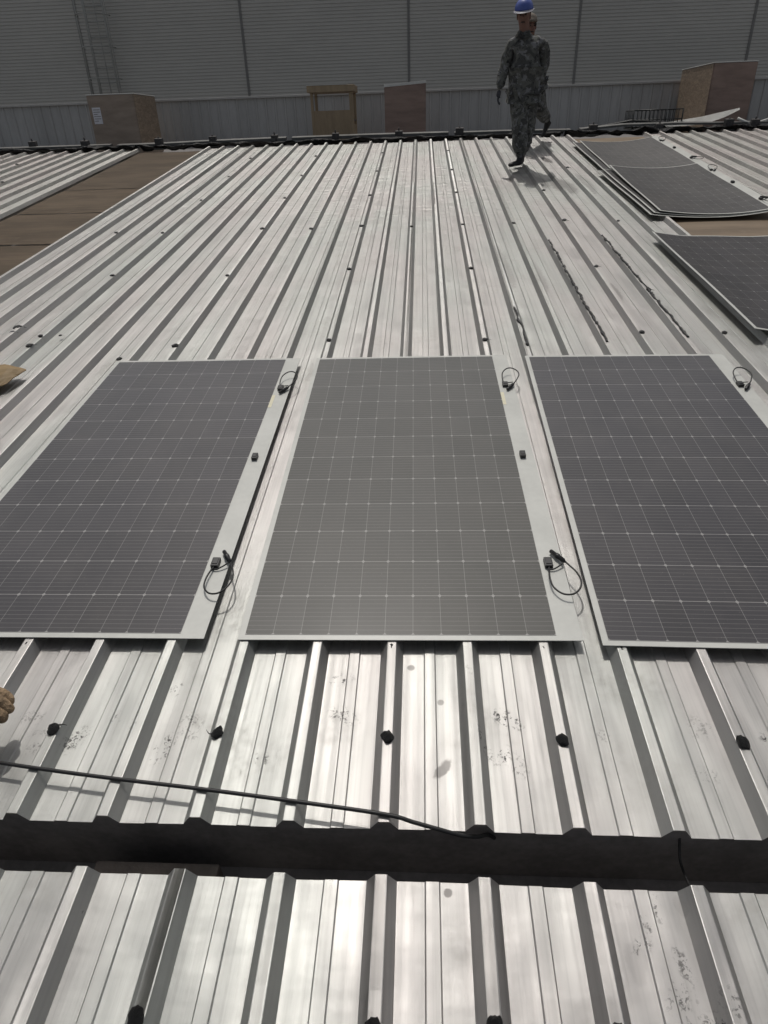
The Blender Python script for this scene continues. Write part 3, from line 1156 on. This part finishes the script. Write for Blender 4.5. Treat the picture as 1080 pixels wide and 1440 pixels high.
def hand_meshes(wrist, tip, thumb_dir, spread_dir, curl_dir):
    """palm plus five fingers, hanging from wrist towards tip"""
    w, t = Vector(wrist), Vector(tip)
    ax = (t - w).normalized()
    L = (t - w).length
    sp = Vector(spread_dir).normalized()
    cu = Vector(curl_dir).normalized()
    out = []
    V, E = [], []
    chain(V, E, [(w, .026), (w + ax * L * .25, (.036, .020)), (w + ax * L * .48, (.040, .018))])
    out.append(skin_mesh('palm', V, E, 1))
    for k, (o, ln) in enumerate(((-.030, .44), (-.010, .50), (.011, .47), (.030, .38))):
        V, E = [], []
        b = w + ax * L * .42 + sp * o
        chain(V, E, [(b, .0105), (b + ax * L * ln * .45, .0100), (b + ax * L * ln * .8 + cu * .014, .0092), (b + ax * L * ln * 1.05 + cu * .036, .0080)])
        out.append(skin_mesh('finger', V, E, 1))
    td = Vector(thumb_dir).normalized()
    V, E = [], []
    b = w + ax * L * .18 + td * .018
    chain(V, E, [(b, .0125), (b + td * .026 + ax * .030, .0115), (b + td * .034 + ax * .065 + cu * .008, .0095)])
    out.append(skin_mesh('thumb', V, E, 1))
    return out


def shoe(name, ankle, heel, toe, parent, m):
    a, h, t = Vector(ankle), Vector(heel), Vector(toe)
    V, E = [], []
    d = t - h
    chain(V, E, [(a + Vector((0, 0, .05)), .052), (a, .050), (h + d * .22 + Vector((0, 0, .048)), (.046, .046)), (h + d * .55 + Vector((0, 0, .040)), (.047, .038)),
                 (h + d * .85 + Vector((0, 0, .030)), (.047, .030)), (t + Vector((0, 0, .024)), (.032, .022))])
    chain(V, E, [(h + Vector((0, 0, .040)), (.036, .036))], 2)
    return obj(name, skin_mesh(name, V, E, 2), m, parent)


def person(base, J, label, camo, helmet=True, hs=.93, face_yaw=0.0):
    """J: joints in metres relative to base"""
    r = empty('person', base, label, 'person', rx=TILT)
    g = {k: Vector(v) for k, v in J.items()}
    V, E = [], []
    V.append((g['pelvis'], (.150, .112)))
    sp = chain(V, E, [(g['waist'], (.148, .108)), (g['chest'], (.165, .118)), (g['collar'], (.115, .090)), (g['neck'], .050)], 0)
    hd = g['head']
    tilt = (hd - g['neck']).normalized()
    chain(V, E, [(hd - tilt * .055 + Vector((0, -.012, 0)), (.060, .072)), (hd + tilt * .035, (.076, .090)), (hd + tilt * .095, (.066, .076))], sp)
    ci = 3
    for side in ('r', 'l'):
        chain(V, E, [(g['sh' + side], .072), (g['el' + side], .055), (g['wr' + side], .042)], ci)
        chain(V, E, [(g['hp' + side], .104), (g['kn' + side], .076), (g['an' + side], .060)], 0)
    body = [skin_mesh('body', V, E, 2)]
    hands = []
    for side in ('r', 'l'):
        sgn = -1 if side == 'r' else 1
        hands += hand_meshes(g['wr' + side], g['hd' + side], (-sgn * .2, -1, 0), (0, 1, 0), (-sgn, -.2, 0))
    # nose, ears
    fw = Vector((math.sin(face_yaw), -math.cos(face_yaw), -.10)).normalized()
    rt = fw.cross(Vector((0, 0, 1))).normalized()
    V, E = [], []
    chain(V, E, [(hd + fw * .075 + Vector((0, 0, .02)), .011), (hd + fw * .098 + Vector((0, 0, -.012)), .014)])
    extra = [skin_mesh('nose', V, E, 1)]
    for sgn in (-1, 1):
        V, E = [], []
        chain(V, E, [(hd + rt * sgn * .076 + Vector((0, .01, .022)), (.010, .018)), (hd + rt * sgn * .074 + Vector((0, .0, -.026)), (.008, .012))])
        extra.append(skin_mesh('ear', V, E, 1))
    bm = merge(body + hands + extra)
    nz = g['neck'].z - .005
    for f in bm.faces:
        c = f.calc_center_median()
        skin = 1 if c.z > nz else 0
        for side in ('r', 'l'):
            w, h = g['wr' + side], g['hd' + side]
            if (c - w).dot((h - w).normalized()) > -.005 and (c - w).length < .30:
                skin = 2
        f.material_index = skin
        f.smooth = True
    ob = obj('body', bm, [camo, M['skin'], M['sleeve']], r)
    # eyes, brows and mouth
    bm = bmesh.new()
    for sgn in (-1, 1):
        c = hd + fw * .080 + rt * sgn * .031 + Vector((0, 0, .022))
        bmesh.ops.create_icosphere(bm, subdivisions=2, radius=.0095, matrix=Matrix.Translation(c))
        tube(bm, [c + rt * -.018 + Vector((0, 0, .017)), c + Vector((0, 0, .021)) + fw * .004, c + rt * .018 + Vector((0, 0, .017))], .0045, 5)
    m0 = hd + fw * .080 + Vector((0, 0, -.048))
    tube(bm, [m0 - rt * .024 - fw * .006, m0, m0 + rt * .024 - fw * .006], .0055, 5)
    obj('face_features', bm, M['hair'], r)
    # loose jacket over the torso and arms
    V, E = [], []
    V.append((g['waist'] + Vector((0, 0, -.10)), (.205, .150)))
    ji = chain(V, E, [(g['waist'] + Vector((0, 0, .05)), (.200, .145)), (g['chest'], (.205, .145)), (g['collar'] + Vector((0, 0, -.015)), (.125, .100)), (g['neck'] + Vector((0, 0, -.030)), (.074, .074))], 0)
    chain(V, E, [(g['pelvis'] + Vector((0, 0, -.04)), (.200, .150))], 0)
    for side in ('r', 'l'):
        e, w = g['el' + side], g['wr' + side]
        chain(V, E, [(g['sh' + side], .086), ((g['sh' + side] + e) / 2, .077), (e, .070), (e.lerp(w, .55), .064), (w + (e - w) * .10, .056)], 3)
    jm = skin_mesh('jacket', V, E, 2)
    for v in jm.vertices:
        v.co += v.normal * (.013 * noise.noise(v.co * 9) + .006 * noise.noise(v.co * 24))
    obj('jacket', jm, camo, r)
    # baggy trousers
    V, E = [], []
    V.append((g['pelvis'] + Vector((0, 0, -.02)), (.155, .122)))
    for side in ('r', 'l'):
        h, k, a = g['hp' + side], g['kn' + side], g['an' + side]
        chain(V, E, [(h, .128), (h.lerp(k, .5), .118), (k, .108), (k.lerp(a, .5), .102), (a + (k - a) * .12, .094)], 0)
    tm = skin_mesh('trousers', V, E, 2)
    for v in tm.vertices:
        v.co += v.normal * (.016 * noise.noise(v.co * Vector((8, 8, 12)).length * .55) + .007 * noise.noise(v.co * 22))
    obj('trousers', tm, camo, r)
    for side in ('r', 'l'):
        shoe('shoe', g['an' + side], g['he' + side], g['to' + side], r, M['shoe'])
    up = tilt
    if helmet:
        q = Vector((0, 0, 1)).rotation_difference(up).to_matrix().to_4x4()
        bm = bmesh.new()
        rings = []
        for i in range(13):
            a = math.pi / 2 * i / 12
            rr, zz = math.cos(a), math.sin(a)
            ring = []
            for k in range(28):
                th = 2 * math.pi * k / 28
                ridge = .006 * max(0, math.cos(2 * th)) ** 8 * rr if abs(math.cos(th)) < .3 else 0
                ring.append(bm.verts.new((.112 * rr * math.cos(th), .132 * rr * math.sin(th), .118 * zz + ridge)))
            rings.append(ring)
        for a_, b_ in zip(rings, rings[1:]):
            for k in range(28):
                f = bm.faces.new((a_[k], a_[(k + 1) % 28], b_[(k + 1) % 28], b_[k]))
                f.smooth = True
        bmesh.ops.remove_doubles(bm, verts=bm.verts[:], dist=.0008)
        bmesh.ops.solidify(bm, geom=bm.faces[:], thickness=-.004)
        bm.transform(Matrix.Translation(hd + up * .072) @ q @ Matrix.Scale(hs, 4))
        hm = obj('helmet', bm, M['helmet'], r)
        bm = bmesh.new()
        ra, rb = [], []
        for k in range(28):
            th = 2 * math.pi * k / 28
            front = max(0, math.cos(th + math.pi / 2 - face_yaw))
            ext = .016 + .042 * front ** 2
            ra.append(bm.verts.new((.112 * math.cos(th), .132 * math.sin(th), .003)))
            rb.append(bm.verts.new(((.112 + ext) * math.cos(th), (.132 + ext) * math.sin(th), -.012 * front - .004)))
        for k in range(28):
            bm.faces.new((ra[k], ra[(k + 1) % 28], rb[(k + 1) % 28], rb[k]))
        bmesh.ops.solidify(bm, geom=bm.faces[:], thickness=.005)
        bm.transform(Matrix.Translation(hd + up * .072) @ q @ Matrix.Scale(hs, 4))
        obj('brim', bm, M['helmet_rim'], hm)
    else:
        bm = bmesh.new()
        bmesh.ops.create_uvsphere(bm, u_segments=24, v_segments=14, radius=1)
        for v in bm.verts:
            v.co = Vector((v.co.x * .098, v.co.y * .112, max(v.co.z, -.12) * .098))
            if v.co.y < -.05 and v.co.z < .02:
                v.co.y -= .05 * (1 - abs(v.co.x) / .098)
        for f in bm.faces:
            f.smooth = True
        bm.transform(Matrix.Translation(hd + up * .070))
        obj('cap', bm, M['cap'], r)
    # short hair below hat
    bm = bmesh.new()
    bmesh.ops.create_uvsphere(bm, u_segments=20, v_segments=12, radius=1)
    for v in bm.verts:
        v.co = Vector((v.co.x * .084, v.co.y * .098 + .012, v.co.z * .088))
    dl = [v for v in bm.verts if v.co.y < .005 or v.co.z < -.045]
    bmesh.ops.delete(bm, geom=dl, context='VERTS')
    for f in bm.faces:
        f.smooth = True
    bm.transform(Matrix.Translation(hd + up * .030))
    obj('hair', bm, M['hair'], r)
    # turned-down collar
    bm = bmesh.new()
    ra, rb = [], []
    for k in range(24):
        th = 2 * math.pi * k / 24
        gap = max(0, -math.sin(th)) ** 4
        ra.append(bm.verts.new(g['neck'] + Vector((.066 * math.cos(th), .070 * math.sin(th), .012 - .03 * gap))))
        rb.append(bm.verts.new(g['neck'] + Vector((.105 * math.cos(th), .100 * math.sin(th), -.050 - .03 * gap))))
    for k in range(24):
        f = bm.faces.new((ra[k], ra[(k + 1) % 24], rb[(k + 1) % 24], rb[k]))
    bmesh.ops.solidify(bm, geom=bm.faces[:], thickness=.006)
    obj('collar', bm, camo if helmet else M['collar'], r)
    return r


person((1.27, 9.60, 0), dict(
    pelvis=(-.005, .02, .86), waist=(-.005, .01, 1.00), chest=(.0, .0, 1.20), collar=(-.025, -.005, 1.345), neck=(-.055, -.02, 1.44), head=(-.068, -.050, 1.575),
    shr=(-.19, .0, 1.325), elr=(-.262, .03, 1.08), wrr=(-.315, -.05, .865), hdr=(-.338, -.075, .69),
    shl=(.19, .03, 1.325), ell=(.235, .12, 1.08), wrl=(.150, .10, .875), hdl=(.120, .06, .72),
    hpr=(-.075, .0, .80), knr=(-.035, -.06, .45), anr=(.0, -.02, .10), her=(.035, .03, .012), tor=(-.150, -.13, .012),
    hpl=(.085, .06, .80), knl=(.060, .10, .45), anl=(.050, .24, .115), hel=(.085, .30, .012), tol=(-.060, .14, .012)),
    'man in a blue safety helmet and camouflage suit walking on the metal roof', M['camo'], True, face_yaw=-.25)

person((1.62, 11.30, 0), dict(
    pelvis=(-.010, .10, .83), waist=(-.030, .08, .97), chest=(-.050, .05, 1.16), collar=(-.075, .03, 1.29), neck=(-.085, .0, 1.355), head=(-.105, -.03, 1.445),
    shr=(-.22, .03, 1.28), elr=(-.26, .0, 1.03), wrr=(-.20, -.12, .84), hdr=(-.17, -.16, .68),
    shl=(.105, .05, 1.27), ell=(.125, .14, 1.02), wrl=(.075, .08, .82), hdl=(.05, .05, .66),
    hpr=(-.085, .06, .78), knr=(-.055, -.05, .44), anr=(-.01, .03, .10), her=(.025, .07, .012), tor=(-.04, -.12, .012),
    hpl=(.065, .14, .78), knl=(.150, .26, .46), anl=(.330, .60, .33), hel=(.385, .66, .27), tol=(.265, .62, .075)),
    'second man in camouflage with a sunlit pale collar, half hidden behind the blue-helmeted man', M['camo2'], False, face_yaw=.2)

# gloved hand reaching in at the left edge
gr = empty('gloved_hand', (-1.197, 1.085, .06), 'tan work glove on a hand reaching in at the left edge above the near ribs', 'glove')
gr.scale = (1.2, 1.25, 1.25)
parts = []
w = Vector((-.17, .02, .05))
V, E = [], []
chain(V, E, [(w, .040), (w + Vector((.06, .0, .0)), (.050, .036)), (w + Vector((.115, .0, -.002)), (.055, .034))])
parts.append(skin_mesh('palm', V, E, 2))
for k, (oy, ln, dz) in enumerate(((-.036, .082, -.020), (-.012, .096, -.012), (.012, .096, -.008), (.034, .084, -.006))):
    V, E = [], []
    b = w + Vector((.095, oy, -.002))
    chain(V, E, [(b, .0190), (b + Vector((ln * .42, 0, .006)), .0190), (b + Vector((ln * .74, 0, -.014 + dz * .3)), .0180), (b + Vector((ln * .84, 0, -.042 + dz * .3)), .0160)])
    parts.append(skin_mesh('finger', V, E, 2))
V, E = [], []
chain(V, E, [(w + Vector((.04, -.035, -.01)), .020), (w + Vector((.085, -.065, -.024)), .018), (w + Vector((.130, -.068, -.038)), .015)])
parts.append(skin_mesh('thumb', V, E, 2))
bm = merge(parts)
for v in bm.verts:
    v.co += Vector((noise.noise(v.co * 34), noise.noise(v.co * 34 + Vector((9, 0, 0))), noise.noise(v.co * 34 + Vector((0, 7, 0))))) * .0045
for f in bm.faces:
    f.smooth = True
obj('glove', bm, M['glove'], gr)
V, E = [], []
chain(V, E, [(w + Vector((.01, 0, 0)), .046), (w + Vector((-.10, .0, .03)), .050), (w + Vector((-.32, -.02, .16)), .062), (w + Vector((-.45, -.05, .30)), .068)])
obj('sleeve', skin_mesh('sleeve', V, E, 2), M['sleeve'], gr)
